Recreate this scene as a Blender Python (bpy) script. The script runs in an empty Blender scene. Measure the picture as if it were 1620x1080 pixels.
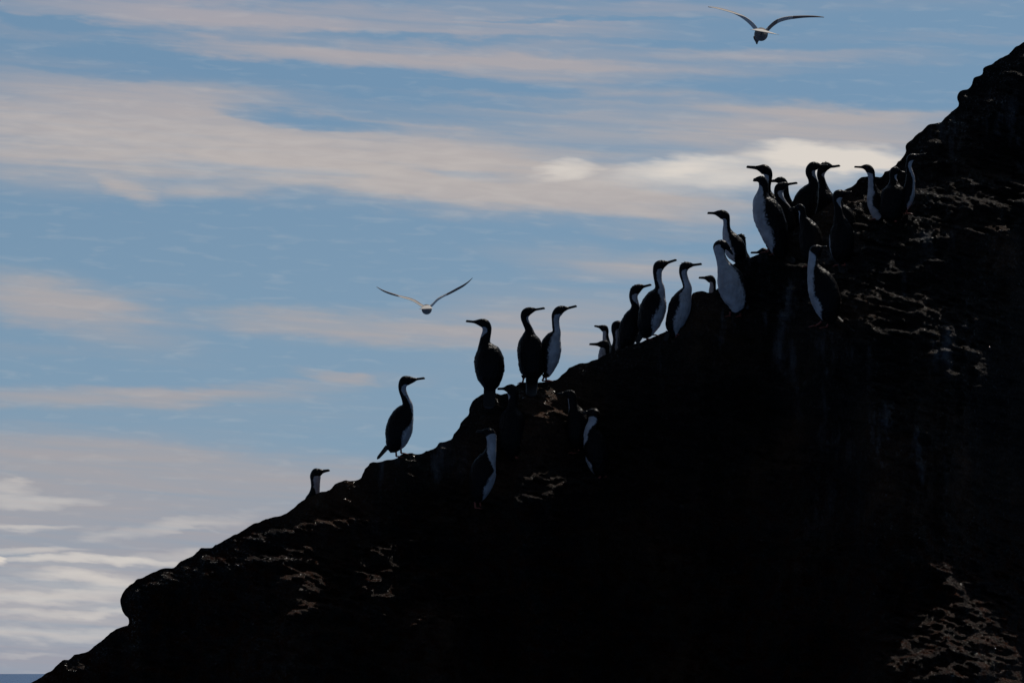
import bpy, math, random
import numpy as np
from mathutils import Vector

random.seed(7)
rng = np.random.default_rng(11)
S = bpy.context.scene
R = math.radians

# ------------------------------------------------------------------ camera
FPX = 8100.0                 # focal length in pixels of a 1620 px wide frame
PITCH = math.atan(525 / FPX)
CAMZ = 2.5
cam = bpy.data.objects.new('camera', bpy.data.cameras.new('camera'))
S.collection.objects.link(cam)
cam.data.lens = 180
cam.data.sensor_width = 36
cam.data.clip_start = 0.5
cam.data.clip_end = 120000
cam.location = (0, 0, CAMZ)
cam.rotation_euler = (math.pi / 2 + PITCH, 0, 0)
S.camera = cam

# ------------------------------------------------------------------ light
SUN_EL, SUN_AZ = 52.0, 28.0      # azimuth to the right of the view direction
sd = Vector((math.sin(R(SUN_AZ)) * math.cos(R(SUN_EL)), math.cos(R(SUN_AZ)) * math.cos(R(SUN_EL)), math.sin(R(SUN_EL))))
sun = bpy.data.objects.new('sun', bpy.data.lights.new('sun', 'SUN'))
S.collection.objects.link(sun)
sun.data.energy = 2.2
sun.data.angle = R(0.5)
sun.data.color = (1.0, 0.93, 0.84)
sun.rotation_euler = sd.to_track_quat('Z', 'Y').to_euler()
sun.location = sd * 60

S.view_settings.view_transform = 'Standard'
S.view_settings.look = 'None'
S.view_settings.gamma = 1
S.view_settings.use_curve_mapping = False
S.view_settings.exposure = 0.0

# ------------------------------------------------------------------ world
W = bpy.data.worlds.new('World')
S.world = W
W.use_nodes = True
nt = W.node_tree
nt.nodes.clear()
STR = 0.1


def nd(t, tree=None, **k):
    n = (tree or nt).nodes.new(t)
    for a, b in k.items():
        setattr(n, a, b)
    return n


def lk(a, b, tree=None):
    (tree or nt).links.new(a, b)


def mth(op, a, b=None, c=None, tree=None, clamp=False):
    n = nd('ShaderNodeMath', tree, operation=op, use_clamp=clamp)
    for i, v in enumerate((a, b, c)):
        if v is None:
            continue
        if isinstance(v, (int, float)):
            n.inputs[i].default_value = v
        else:
            lk(v, n.inputs[i], tree)
    return n.outputs[0]


def srgb(r, g, b):
    f = lambda v: (v / 255 / 12.92) if v / 255 <= 0.04045 else ((v / 255 + 0.055) / 1.055) ** 2.4
    return (f(r), f(g), f(b))


def emi(r, g, b):      # a sky colour given as seen, in background units
    c = srgb(r, g, b)
    return (c[0] / STR, c[1] / STR, c[2] / STR, 1)


tc = nd('ShaderNodeTexCoord')
sep = nd('ShaderNodeSeparateXYZ')
lk(tc.outputs['Generated'], sep.inputs[0])
az = mth('ARCTAN2', sep.outputs[0], sep.outputs[1])
el = mth('ARCSINE', sep.outputs[2])
U = mth('MULTIPLY_ADD', az, FPX, 810.0)          # azimuth and elevation of the sky, 8100 units to the radian
V = mth('MULTIPLY_ADD', el, -FPX, 1065.0)
P0 = nd('ShaderNodeCombineXYZ')
lk(U, P0.inputs[0])
lk(V, P0.inputs[1])


def noise(vec, loc, rot, scale, detail=5, rough=0.55, dist=0.0):
    m = nd('ShaderNodeMapping', vector_type='TEXTURE')
    m.inputs['Location'].default_value = loc
    m.inputs['Rotation'].default_value = (0, 0, R(rot))
    m.inputs['Scale'].default_value = scale
    lk(vec, m.inputs['Vector'])
    n = nd('ShaderNodeTexNoise', noise_dimensions='2D')
    n.inputs['Scale'].default_value = 1
    n.inputs['Detail'].default_value = detail
    n.inputs['Roughness'].default_value = rough
    n.inputs['Distortion'].default_value = dist
    lk(m.outputs[0], n.inputs['Vector'])
    return n


# wind-drawn warp so that no streak has a ruled edge
wn = noise(P0.outputs[0], (0, 0, 0), 4, (260, 60, 1), 4, 0.6)
wn2 = noise(P0.outputs[0], (911, 77, 0), 7, (70, 14, 1), 4, 0.6)
wy = mth('MULTIPLY_ADD', wn.outputs[0], 40.0, -20.0)
wy = mth('ADD', wy, mth('MULTIPLY_ADD', wn2.outputs[0], 12.0, -6.0))
wx = mth('MULTIPLY_ADD', noise(P0.outputs[0], (33, 500, 0), 4, (160, 30, 1), 3, 0.6).outputs[0], 120.0, -60.0)
P1 = nd('ShaderNodeCombineXYZ')
Vw = mth('ADD', V, wy)
lk(mth('ADD', U, wx), P1.inputs[0])
lk(Vw, P1.inputs[1])


def blobs(lst, base=None):
    acc = base
    for (cx, cy, hl, hw, ang, amp) in lst:
        m = nd('ShaderNodeMapping', vector_type='TEXTURE')
        m.inputs['Location'].default_value = (cx, cy, 0)
        m.inputs['Rotation'].default_value = (0, 0, R(ang))
        m.inputs['Scale'].default_value = (hl * 1.45, hw * 1.75, 1)
        lk(P1.outputs[0], m.inputs['Vector'])
        g = nd('ShaderNodeTexGradient', gradient_type='SPHERICAL')
        lk(m.outputs[0], g.inputs[0])
        s = mth('SMOOTH_MIN', g.outputs['Fac'], 0.62, 0.45)
        acc = mth('MULTIPLY_ADD', s, amp * 1.5, acc if acc is not None else 0.0)
    return acc


veil = [  # x, y, half length, half width, slope, amount
    (60, 200, 380, 80, 2, .85), (430, 232, 430, 58, 7, .75), (760, 285, 330, 42, 7, .9), (215, 312, 60, 14, 24, .55), (330, 305, 120, 10, -6, .35), (60, 262, 200, 22, 6, .3),
    (150, 22, 330, 22, 4, .85), (520, 34, 380, 24, 3, .85), (900, 28, 360, 20, 2, .55), (330, 78, 380, 12, 5, .8),
    (620, 90, 330, 17, 4, .75), (980, 92, 340, 24, 3, .62), (1300, 90, 210, 10, 2, .6), (1500, 64, 260, 9, 2, .5),
    (1250, 14, 400, 9, 1, .4), (980, 150, 300, 10, 3, .25), (930, 115, 240, 16, 3, .45), (1000, 205, 360, 52, 3, .75),
    (1330, 178, 220, 11, 2, .6), (1380, 215, 260, 32, 2, .75), (1200, 300, 320, 36, 0, .55), (930, 322, 300, 20, 5, .5),
    (1120, 375, 160, 9, 2, .4), (940, 414, 190, 22, 4, .75), (1110, 440, 160, 26, 4, .5),
    (50, 470, 150, 30, 8, .85), (150, 515, 170, 30, 14, .6), (260, 468, 70, 9, 2, .4), (440, 510, 240, 14, 3, .6),
    (640, 524, 260, 22, 4, .75), (880, 500, 220, 44, 2, .6), (980, 560, 300, 60, 0, .35), (150, 628, 320, 13, 0, .75),
    (430, 612, 210, 11, -3, .55), (530, 596, 60, 7, 10, .6), (90, 350, 130, 8, 3, .16), (30, 555, 160, 10, 2, .3),
    (350, 655, 400, 30, 0, .25), (300, 380, 700, 34, 2, -.25), (200, 1030, 400, 22, 0, -.12),
    (110, 46, 170, 7, 6, -.75), (520, 60, 260, 9, 2, -.5), (290, 96, 190, 12, 8, -.6), (640, 133, 220, 8, 3, -.75), (200, 120, 200, 6, 5, -.3), (700, 62, 200, 5, 2, -.35), (1050, 70, 260, 5, 2, -.35), (1000, 118, 240, 5, 2, -.3), (1150, 165, 260, 6, 1, -.3), (760, 165, 200, 5, 4, -.3), (330, 255, 200, 6, 6, -.2), (690, 190, 160, 5, 5, -.25),
    (430, 120, 200, 10, 3, -.35), (480, 190, 120, 9, 7, -.85), (740, 278, 110, 7, 5, -.45), (930, 34, 180, 3, 1, -.6),
    (1230, 142, 260, 11, 2, -.35), (1500, 165, 140, 12, 2, -.4), (850, 150, 60, 9, 2, -.4), (1280, 48, 200, 10, 2, -.3),
]
vs = noise(P0.outputs[0], (17, 23, 0), 3.5, (420, 18, 1), 3, 0.45, 0.3)
vs2 = noise(P0.outputs[0], (710, 230, 0), 4, (210, 8, 1), 3, 0.5, 0.2)
low = nd('ShaderNodeMapRange', interpolation_type='SMOOTHSTEP')
lk(mth('MULTIPLY_ADD', U, -0.075, Vw), low.inputs[0])
low.inputs[1].default_value = 648
low.inputs[2].default_value = 715
low.inputs[3].default_value = 0
low.inputs[4].default_value = 1.08
far = nd('ShaderNodeMapRange', interpolation_type='SMOOTHSTEP')    # streaks go on overhead and to the sides
lk(V, far.inputs[0])
far.inputs[1].default_value = 0
far.inputs[2].default_value = -900
far.inputs[3].default_value = 0
far.inputs[4].default_value = 0.12
side = nd('ShaderNodeMapRange', interpolation_type='SMOOTHSTEP')
lk(mth('ABSOLUTE', mth('ADD', U, -810.0)), side.inputs[0])
side.inputs[1].default_value = 950
side.inputs[2].default_value = 1900
side.inputs[3].default_value = 0
side.inputs[4].default_value = 0.2
vs3 = noise(P0.outputs[0], (310, 630, 0), 10, (620, 44, 1), 4, 0.5, 0.5)
streak = mth('ADD', mth('MULTIPLY_ADD', vs.outputs[0], 1.5, -0.78), mth('MULTIPLY_ADD', vs2.outputs[0], 0.45, -0.22))
streak = mth('ADD', streak, mth('MULTIPLY_ADD', vs3.outputs[0], 1.0, -0.5))
base = mth('ADD', low.outputs[0], mth('MAXIMUM', far.outputs[0], side.outputs[0]))
dr = nd('ShaderNodeMapRange', interpolation_type='SMOOTHSTEP')
cov = blobs(veil, base)
# wisps show where there is cloud to comb; clear air stays clear
lk(mth('ADD', cov, mth('MULTIPLY', streak, mth('MULTIPLY_ADD', mth('MINIMUM', mth('MAXIMUM', cov, 0.0), 0.9), 0.62, 0.07))), dr.inputs[0])
dr.inputs[1].default_value = -0.05
dr.inputs[2].default_value = 1.5
dr.inputs[3].default_value = 0.0
dr.inputs[4].default_value = 0.97
dens = dr.outputs[0]
cream = [
    (1190, 270, 200, 15, -1, .62), (1330, 253, 115, 14, 3, 1.2), (1080, 262, 80, 10, -4, .5), (897, 270, 42, 10, -4, .75),
    (1260, 238, 40, 6, -8, .25), (1150, 290, 200, 14, 0, .3),
    (50, 792, 90, 8, 1, .45), (20, 772, 40, 6, 0, .4), (270, 836, 120, 9, -7, .35), (40, 834, 60, 4, 0, .5),
    (150, 890, 170, 5, 1, .7), (50, 872, 70, 5, 0, .5), (0, 886, 14, 10, 0, .9), (140, 918, 90, 7, 2, .55), (60, 946, 120, 6, 0, .45),
    (230, 932, 90, 8, -3, .35), (130, 968, 160, 5, 0, .4), (90, 1000, 170, 8, 0, .38), (120, 950, 260, 50, 0, .22), (300, 850, 24, 6, -20, -.4), (30, 1030, 80, 3, 0, .2),
    (330, 880, 80, 8, 0, .35), (420, 250, 600, 40, 6, .12),
]
cn = noise(P0.outputs[0], (5, 9, 0), 2, (70, 12, 1), 3, 0.5, 0.3)
cb = mth('MULTIPLY_ADD', cn.outputs[0], 0.36, -0.2)
crm = mth('MULTIPLY', blobs(cream, cb), 1.0, clamp=True)

sky = nd('ShaderNodeTexSky', sky_type='NISHITA', sun_disc=False)
sky.sun_elevation = R(SUN_EL)
sky.sun_rotation = R(SUN_AZ)
sky.air_density = 1.0
sky.dust_density = 0.3
sky.ozone_density = 1.6
tilt = nd('ShaderNodeVectorMath', operation='MULTIPLY_ADD')     # deep blue air: the haze belt lies below the horizon
tilt.inputs[1].default_value = (1, 1, 0.72)
tilt.inputs[2].default_value = (0, 0, 0.28)
lk(tc.outputs['Generated'], tilt.inputs[0])
nrm = nd('ShaderNodeVectorMath', operation='NORMALIZE')
lk(tilt.outputs[0], nrm.inputs[0])
lk(nrm.outputs[0], sky.inputs[0])
tint = nd('ShaderNodeMix', data_type='RGBA', blend_type='MULTIPLY')
tint.inputs[0].default_value = 1
lk(sky.outputs[0], tint.inputs[6])
TINT = tint.inputs[7]
TINT.default_value = (0.62, 0.70, 0.65, 1)
# blue turns paler towards the horizon
pal = nd('ShaderNodeMapRange')
lk(V, pal.inputs[0])
pal.inputs[1].default_value = 150
pal.inputs[2].default_value = 800
pal.inputs[3].default_value = 0
pal.inputs[4].default_value = 0.5
bl = nd('ShaderNodeMix', data_type='RGBA')
lk(pal.outputs[0], bl.inputs[0])
lk(tint.outputs[2], bl.inputs[6])
bl.inputs[7].default_value = emi(142, 163, 178)
m1 = nd('ShaderNodeMix', data_type='RGBA')
lk(dens, m1.inputs[0])
lk(bl.outputs[2], m1.inputs[6])
lc = nd('ShaderNodeMapRange')
lk(V, lc.inputs[0])
lc.inputs[1].default_value = 0
lc.inputs[2].default_value = 1065
lowc = nd('ShaderNodeValToRGB')
els = lowc.color_ramp.elements
els[0].position, els[0].color = 0.0, emi(165, 163, 172)
els[1].position, els[1].color = 1.0, emi(158, 157, 167)
for p_, c_ in ((0.12, (170, 166, 170)), (0.25, (181, 174, 172)), (0.45, (168, 165, 168)), (0.7, (164, 161, 165)), (0.85, (161, 159, 166))):
    e_ = els.new(p_)
    e_.color = emi(*c_)
lk(lc.outputs[0], lowc.inputs[0])
lk(lowc.outputs[0], m1.inputs[7])
m2 = nd('ShaderNodeMix', data_type='RGBA')
lk(crm, m2.inputs[0])
lk(m1.outputs[2], m2.inputs[6])
m2.inputs[7].default_value = emi(218, 211, 203)
# sky brightest ahead; dimming behind the camera added to cut fill light
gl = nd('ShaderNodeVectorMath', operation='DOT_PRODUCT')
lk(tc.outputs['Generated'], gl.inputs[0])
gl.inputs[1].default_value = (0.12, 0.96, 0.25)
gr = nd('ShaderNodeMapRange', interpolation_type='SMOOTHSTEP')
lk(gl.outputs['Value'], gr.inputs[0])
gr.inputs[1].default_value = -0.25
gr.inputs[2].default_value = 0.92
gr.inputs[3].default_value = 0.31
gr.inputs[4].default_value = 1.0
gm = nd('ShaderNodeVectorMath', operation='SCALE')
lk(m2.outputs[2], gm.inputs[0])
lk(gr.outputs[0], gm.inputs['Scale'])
bg = nd('ShaderNodeBackground')
bg.inputs[1].default_value = STR
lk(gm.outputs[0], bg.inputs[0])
wo = nd('ShaderNodeOutputWorld')
lk(bg.outputs[0], wo.inputs[0])


# ------------------------------------------------------------------ helpers
def unproj(px, py, D):
    """a photo pixel at a depth (metres along the view axis) as a world point"""
    a = (np.asarray(px, float) - 810) / FPX
    b = -(np.asarray(py, float) - 540) / FPX
    D = np.asarray(D, float)
    c, s = math.cos(PITCH), math.sin(PITCH)
    return np.stack([a * D, (c - s * b) * D, CAMZ + (s + c * b) * D], -1)


def mesh_from(name, verts, quads, tris=None):
    me = bpy.data.meshes.new(name)
    v = np.asarray(verts, np.float32)
    q = np.asarray(quads, np.int32).reshape(-1, 4)
    t = np.asarray(tris if tris is not None else [], np.int32).reshape(-1, 3)
    nl = q.size + t.size
    me.vertices.add(len(v))
    me.vertices.foreach_set('co', v.ravel())
    me.loops.add(nl)
    me.loops.foreach_set('vertex_index', np.concatenate([q.ravel(), t.ravel()]).astype(np.int32))
    me.polygons.add(len(q) + len(t))
    st = np.concatenate([np.arange(len(q)) * 4, len(q) * 4 + np.arange(len(t)) * 3]).astype(np.int32)
    me.polygons.foreach_set('loop_start', st)
    me.polygons.foreach_set('loop_total', np.concatenate([np.full(len(q), 4), np.full(len(t), 3)]).astype(np.int32))
    me.update(calc_edges=True)
    me.validate()
    return me


def link(name, me, loc=None, parent=None):
    o = bpy.data.objects.new(name, me)
    S.collection.objects.link(o)
    if loc is not None:
        o.location = loc
    if parent is not None:
        o.parent = parent
    return o


def vnoise(x, y, seed):
    g = np.random.default_rng(seed).random((256, 256))
    xi = np.floor(x).astype(int)
    yi = np.floor(y).astype(int)
    fx = x - xi
    fy = y - yi
    fx = fx * fx * fx * (fx * (fx * 6 - 15) + 10)
    fy = fy * fy * fy * (fy * (fy * 6 - 15) + 10)
    a = g[xi % 256, yi % 256]
    b = g[(xi + 1) % 256, yi % 256]
    c = g[xi % 256, (yi + 1) % 256]
    d = g[(xi + 1) % 256, (yi + 1) % 256]
    return (a + (b - a) * fx) * (1 - fy) + (c + (d - c) * fx) * fy


def fbm(x, y, seed, octs=6, gain=0.5, ridged=False):
    t = np.zeros_like(x)
    amp = 1.0
    tot = 0
    for i in range(octs):
        n = vnoise(x * 2 ** i + 13.7 * i, y * 2 ** i + 7.1 * i, seed + i) * 2 - 1
        if ridged:
            n = 1 - 2 * np.abs(n)
        t += n * amp
        tot += amp
        amp *= gain
    return t / tot


# ------------------------------------------------------------------ materials
def pmat(name, col, rough=0.6, spec=0.3):
    m = bpy.data.materials.new(name)
    m.use_nodes = True
    b = m.node_tree.nodes['Principled BSDF']
    b.inputs['Base Color'].default_value = (*col, 1)
    b.inputs['Roughness'].default_value = rough
    b.inputs['Specular IOR Level'].default_value = spec
    return m, b


def rock_material():
    m, b = pmat('wet_rock', (0.02, 0.02, 0.02), 0.4, 0.045)
    t = m.node_tree
    g = nd('ShaderNodeNewGeometry', t)
    n1 = nd('ShaderNodeTexNoise', t)
    n1.inputs['Scale'].default_value = 1.1
    n1.inputs['Detail'].default_value = 6
    lk(g.outputs['Position'], n1.inputs['Vector'], t)
    cr = nd('ShaderNodeValToRGB', t)
    cr.color_ramp.elements[0].position = 0.38
    cr.color_ramp.elements[0].color = (0.020, 0.018, 0.018, 1)
    cr.color_ramp.elements[1].position = 0.68
    cr.color_ramp.elements[1].color = (0.10, 0.056, 0.036, 1)
    e = cr.color_ramp.elements.new(0.55)
    e.color = (0.042, 0.032, 0.026, 1)
    lk(n1.outputs[0], cr.inputs[0], t)
    # rusty weed low on the rock
    pos = nd('ShaderNodeSeparateXYZ', t)
    lk(g.outputs['Position'], pos.inputs[0], t)
    n2 = nd('ShaderNodeTexNoise', t)
    n2.inputs['Scale'].default_value = 9
    n2.inputs['Detail'].default_value = 6
    lk(g.outputs['Position'], n2.inputs['Vector'], t)
    hz = nd('ShaderNodeMapRange', t)
    lk(pos.outputs[2], hz.inputs[0], t)
    hz.inputs[1].default_value = 4.6
    hz.inputs[2].default_value = 3.3
    weed = mth('MULTIPLY', hz.outputs[0], mth('MULTIPLY_ADD', n2.outputs[0], 4.0, -1.6, t, True), tree=t, clamp=True)
    mx = nd('ShaderNodeMix', t, data_type='RGBA')
    lk(weed, mx.inputs[0], t)
    lk(cr.outputs[0], mx.inputs[6], t)
    mx.inputs[7].default_value = (0.045, 0.014, 0.006, 1)
    # guano: pale runs down the rock
    mp = nd('ShaderNodeMapping', t)
    mp.inputs['Scale'].default_value = (5.0, 1.2, 0.9)
    lk(g.outputs['Position'], mp.inputs['Vector'], t)
    n3 = nd('ShaderNodeTexNoise', t)
    n3.inputs['Scale'].default_value = 1.0
    n3.inputs['Detail'].default_value = 7
    n3.inputs['Roughness'].default_value = 0.66
    lk(mp.outputs[0], n3.inputs['Vector'], t)
    n4 = nd('ShaderNodeTexNoise', t)
    n4.inputs['Scale'].default_value = 0.9
    n4.inputs['Detail'].default_value = 2
    lk(g.outputs['Position'], n4.inputs['Vector'], t)
    gu = mth('MULTIPLY', mth('MULTIPLY_ADD', n3.outputs[0], 8.0, -4.3, t, True), mth('MULTIPLY_ADD', n4.outputs[0], 6.0, -2.8, t, True), tree=t)
    up = nd('ShaderNodeMapRange', t)
    lk(pos.outputs[2], up.inputs[0], t)
    up.inputs[1].default_value = 3.4
    up.inputs[2].default_value = 4.4
    gu = mth('MULTIPLY', gu, mth('MULTIPLY', up.outputs[0], 0.55, tree=t), tree=t)
    m3 = nd('ShaderNodeMix', t, data_type='RGBA')
    lk(gu, m3.inputs[0], t)
    lk(mx.outputs[2], m3.inputs[6], t)
    m3.inputs[7].default_value = (0.32, 0.34, 0.37, 1)
    lk(m3.outputs[2], b.inputs['Base Color'], t)
    # wet in places
    rr = mth('MULTIPLY_ADD', n2.outputs[0], 4.0, -1.35, t, True)
    n6 = nd('ShaderNodeTexNoise', t)      # wet grains that glint
    n6.inputs['Scale'].default_value = 55
    n6.inputs['Detail'].default_value = 3
    lk(g.outputs['Position'], n6.inputs['Vector'], t)
    wet = mth('MULTIPLY_ADD', n6.outputs[0], 9.0, -5.0, t, True)
    lk(mth('MAXIMUM', mth('SUBTRACT', rr, wet, tree=t), 0.2, tree=t), b.inputs['Roughness'], t)
    lk(mth('MULTIPLY_ADD', wet, 0.75, 0.03, t), b.inputs['Specular IOR Level'], t)
    n5 = nd('ShaderNodeTexNoise', t)
    n5.inputs['Scale'].default_value = 48
    n5.inputs['Detail'].default_value = 5
    n5.inputs['Roughness'].default_value = 0.65
    lk(g.outputs['Position'], n5.inputs['Vector'], t)
    vo = nd('ShaderNodeTexVoronoi', t, feature='F1')
    vo.inputs['Scale'].default_value = 42
    lk(g.outputs['Position'], vo.inputs['Vector'], t)
    bp = nd('ShaderNodeBump', t)
    bp.inputs['Strength'].default_value = 1.0
    bp.inputs['Distance'].default_value = 0.05
    lk(mth('ADD', n5.outputs[0], mth('MULTIPLY', vo.outputs[0], 0.5, tree=t), tree=t), bp.inputs['Height'], t)
    lk(bp.outputs[0], b.inputs['Normal'], t)
    return m


def plumage_material(name, dark, white, scale=1.0):
    """dark above, white below along the 'white' edge stored on the skin"""
    m, b = pmat(name, dark, 0.42, 0.12)
    t = m.node_tree
    at = nd('ShaderNodeAttribute', t, attribute_name='white')
    tcx = nd('ShaderNodeTexCoord', t)
    n = nd('ShaderNodeTexNoise', t)
    n.inputs['Scale'].default_value = 60
    n.inputs['Detail'].default_value = 3
    lk(tcx.outputs['Object'], n.inputs['Vector'], t)
    v = mth('ADD', at.outputs['Fac'], mth('MULTIPLY_ADD', n.outputs[0], 34.0, -17.0, t), tree=t)
    f = nd('ShaderNodeMapRange', t)
    lk(v, f.inputs[0], t)
    f.inputs[1].default_value = -6
    f.inputs[2].default_value = 7
    mp = nd('ShaderNodeMapping', t)
    mp.inputs['Scale'].default_value = (1, 1, 0.35)
    lk(tcx.outputs['Object'], mp.inputs['Vector'], t)
    vo = nd('ShaderNodeTexVoronoi', t)
    vo.inputs['Scale'].default_value = 46
    lk(mp.outputs[0], vo.inputs['Vector'], t)
    dk = nd('ShaderNodeMix', t, data_type='RGBA')
    lk(vo.outputs[0], dk.inputs[0], t)
    dk.inputs[6].default_value = (*dark, 1)
    dk.inputs[7].default_value = (dark[0] * 2.8, dark[1] * 2.2, dark[2] * 1.6, 1)
    mx = nd('ShaderNodeMix', t, data_type='RGBA')
    lk(f.outputs[0], mx.inputs[0], t)
    lk(dk.outputs[2], mx.inputs[6], t)
    dn = nd('ShaderNodeTexNoise', t)
    dn.inputs['Scale'].default_value = 14
    dn.inputs['Detail'].default_value = 5
    lk(tcx.outputs['Object'], dn.inputs['Vector'], t)
    wt = nd('ShaderNodeMix', t, data_type='RGBA')
    lk(mth('MULTIPLY_ADD', dn.outputs[0], 2.6, -0.9, t, True), wt.inputs[0], t)
    wt.inputs[6].default_value = (white[0] * 0.62, white[1] * 0.6, white[2] * 0.6, 1)
    wt.inputs[7].default_value = (*white, 1)
    lk(wt.outputs[2], mx.inputs[7], t)
    lk(mx.outputs[2], b.inputs['Base Color'], t)
    bp = nd('ShaderNodeBump', t)
    bp.inputs['Strength'].default_value = 0.7
    bp.inputs['Distance'].default_value = 0.008
    lk(mth('ADD', vo.outputs[0], n.outputs[0], tree=t), bp.inputs['Height'], t)
    lk(bp.outputs[0], b.inputs['Normal'], t)
    return m


M_ROCK = rock_material()
M_PLUME = plumage_material('cormorant_plumage', (0.0035, 0.0035, 0.005), (0.66, 0.66, 0.70))
M_BILL, _ = pmat('bill_horn', (0.012, 0.009, 0.008), 0.35, 0.3)
M_FOOT, _ = pmat('pink_foot_skin', (0.30, 0.08, 0.055), 0.5, 0.4)
M_TAIL, _ = pmat('tail_feathers', (0.008, 0.007, 0.007), 0.38, 0.5)
M_EYE, _ = pmat('eye', (0.01, 0.02, 0.06), 0.1, 0.5)

# ------------------------------------------------------------------ rock hillside
OUT = [(-230, 1850), (-215, 1620), (-190, 1450), (-150, 1290), (-90, 1180), (-30, 1122), (20, 1093), (43, 1080), (60, 1074), (71, 1065),
       (81, 1061), (94, 1048), (102, 1043), (109, 1044), (114, 1037), (125, 1033), (143, 1028), (148, 1021), (160, 1014), (170, 1006),
       (187, 993), (203, 989), (205.5, 979), (196, 971), (192, 960), (190, 950), (193, 940), (199, 930), (213, 919), (236, 906), (255.5, 900),
       (274, 897), (287, 888), (307, 878), (318, 866.6), (335, 865), (355, 855), (375, 844), (397.5, 830), (426, 818), (449, 812.6),
       (460, 806), (475, 795), (485, 787.5), (495, 784), (506, 778), (522.5, 775), (530, 766), (545, 761), (570, 757), (572.5, 751),
       (580, 739), (587.5, 731), (605, 729), (625, 724), (635, 720), (645, 717.5), (662.5, 719), (677.5, 712.5), (687.5, 709), (695, 699),
       (715, 695), (717.5, 686), (729, 675), (731, 666), (742.5, 657.5), (743, 645), (747.5, 635), (758, 627), (766, 622), (785, 621),
       (791, 625.5), (802, 624), (812, 614), (818, 608), (824, 604), (833, 604), (850, 605), (863, 602), (879, 600), (887, 593), (900, 582),
       (916, 575), (931, 573), (946, 567.5), (951, 563), (964, 559), (976, 553), (1000, 545), (1030, 534), (1060, 522), (1078, 505),
       (1090, 480), (1096, 463), (1105, 459.6), (1116, 460.5), (1126, 464), (1140, 452), (1150, 428), (1165, 413), (1183, 408.5), (1196, 404),
       (1206, 399), (1225, 386), (1250, 370), (1275, 350), (1300, 333), (1322, 316), (1330, 304), (1337, 300), (1343, 296.5), (1351, 294),
       (1354, 289), (1360, 283.5), (1373, 279), (1385, 280), (1392.6, 279.6), (1398, 277), (1400, 272.5), (1407, 271.6), (1411, 266), (1417, 263),
       (1417, 258), (1424, 254), (1430, 246), (1434, 239), (1435, 228), (1445, 216), (1459, 206.7), (1469, 198), (1488, 195.5),
       (1496.7, 184), (1510.5, 173), (1518, 170), (1518, 162), (1515, 154), (1519, 145.5), (1530, 141), (1538, 134), (1541, 122),
       (1555.5, 116), (1556, 109), (1569, 102.5), (1587, 91), (1597, 87), (1605, 76), (1616, 68), (1630, 61), (1660, 55), (1700, 48),
       (1760, 52), (1850, 70), (1960, 100), (2080, 150), (2200, 230), (2350, 300), (2480, 560), (2570, 900), (2640, 1300), (2700, 1850)]
OUT = np.array(OUT, float)
# break the outline into small rock teeth
seg = []
for i in range(len(OUT) - 1):
    a, b_ = OUT[i], OUT[i + 1]
    n = max(1, int(np.hypot(*(b_ - a)) / 3.0))
    for k in range(n):
        seg.append(a + (b_ - a) * k / n)
seg.append(OUT[-1])
seg = np.array(seg)
for _ in range(1):
    seg[1:-1] = seg[1:-1] * 0.5 + (seg[:-2] + seg[2:]) * 0.25
dv = np.gradient(seg, axis=0)
nv = np.stack([dv[:, 1], -dv[:, 0]], 1)
nv /= np.linalg.norm(nv, axis=1, keepdims=True) + 1e-9
ss = np.cumsum(np.hypot(dv[:, 0], dv[:, 1]))
jit = fbm(ss / 16.0, ss * 0 + 3.3, 5, 4, 0.65) * 3.4
seg = seg + nv * jit[:, None]
poly = np.vstack([seg, [[2700, 2000], [-230, 2000]]])

xs = np.concatenate([np.arange(-260, -12, 12), np.arange(-12, 1632, 2.4), np.arange(1632, 2740, 14)])
ys = np.concatenate([np.arange(-60, -6, 6), np.arange(-6, 1090, 2.4), np.arange(1090, 1860, 12)])
GX, GY = np.meshgrid(xs, ys)


def inside_and_nearest(px, py):
    """even-odd test against the outline and the nearest outline point (open top part only)"""
    ins = np.zeros(px.shape, bool)
    x1, y1 = poly[:, 0], poly[:, 1]
    x2, y2 = np.roll(x1, -1), np.roll(y1, -1)
    for k in range(len(poly)):
        if y1[k] == y2[k]:
            continue
        lo, hi = min(y1[k], y2[k]), max(y1[k], y2[k])
        r0 = np.searchsorted(ys, lo)
        r1 = np.searchsorted(ys, hi)
        if r1 <= r0:
            continue
        yy = py[r0:r1, 0]
        xc = (x2[k] - x1[k]) * (yy - y1[k]) / (y2[k] - y1[k]) + x1[k]
        ins[r0:r1] ^= px[r0:r1] < xc[:, None]
    return ins


INS = inside_and_nearest(GX, GY)
# nearest outline point by coarse-to-fine search over the outline samples
cell_d = np.full(GX.shape, 1e9)
near = np.zeros(GX.shape, int)
step = 8
for k in range(0, len(seg), step):
    d = (GX - seg[k, 0]) ** 2 + (GY - seg[k, 1]) ** 2
    m_ = d < cell_d
    cell_d[m_] = d[m_]
    near[m_] = k
bestd = np.full(GX.shape, 1e18)
bx = np.zeros(GX.shape)
by = np.zeros(GX.shape)
for off in range(-step, step + 1):
    k = np.clip(near + off, 0, len(seg) - 2)
    ax, ay = seg[k, 0], seg[k, 1]
    ex, ey = seg[k + 1, 0] - ax, seg[k + 1, 1] - ay
    t_ = np.clip(((GX - ax) * ex + (GY - ay) * ey) / (ex * ex + ey * ey + 1e-9), 0, 1)
    qx, qy = ax + ex * t_, ay + ey * t_
    d = (GX - qx) ** 2 + (GY - qy) ** 2
    m_ = d < bestd
    bestd[m_] = d[m_]
    bx[m_] = qx[m_]
    by[m_] = qy[m_]
DIST = np.sqrt(bestd) * np.where(INS, 1, -1)

PXM = 202.5      # pixels to the metre at 40 m
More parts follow.
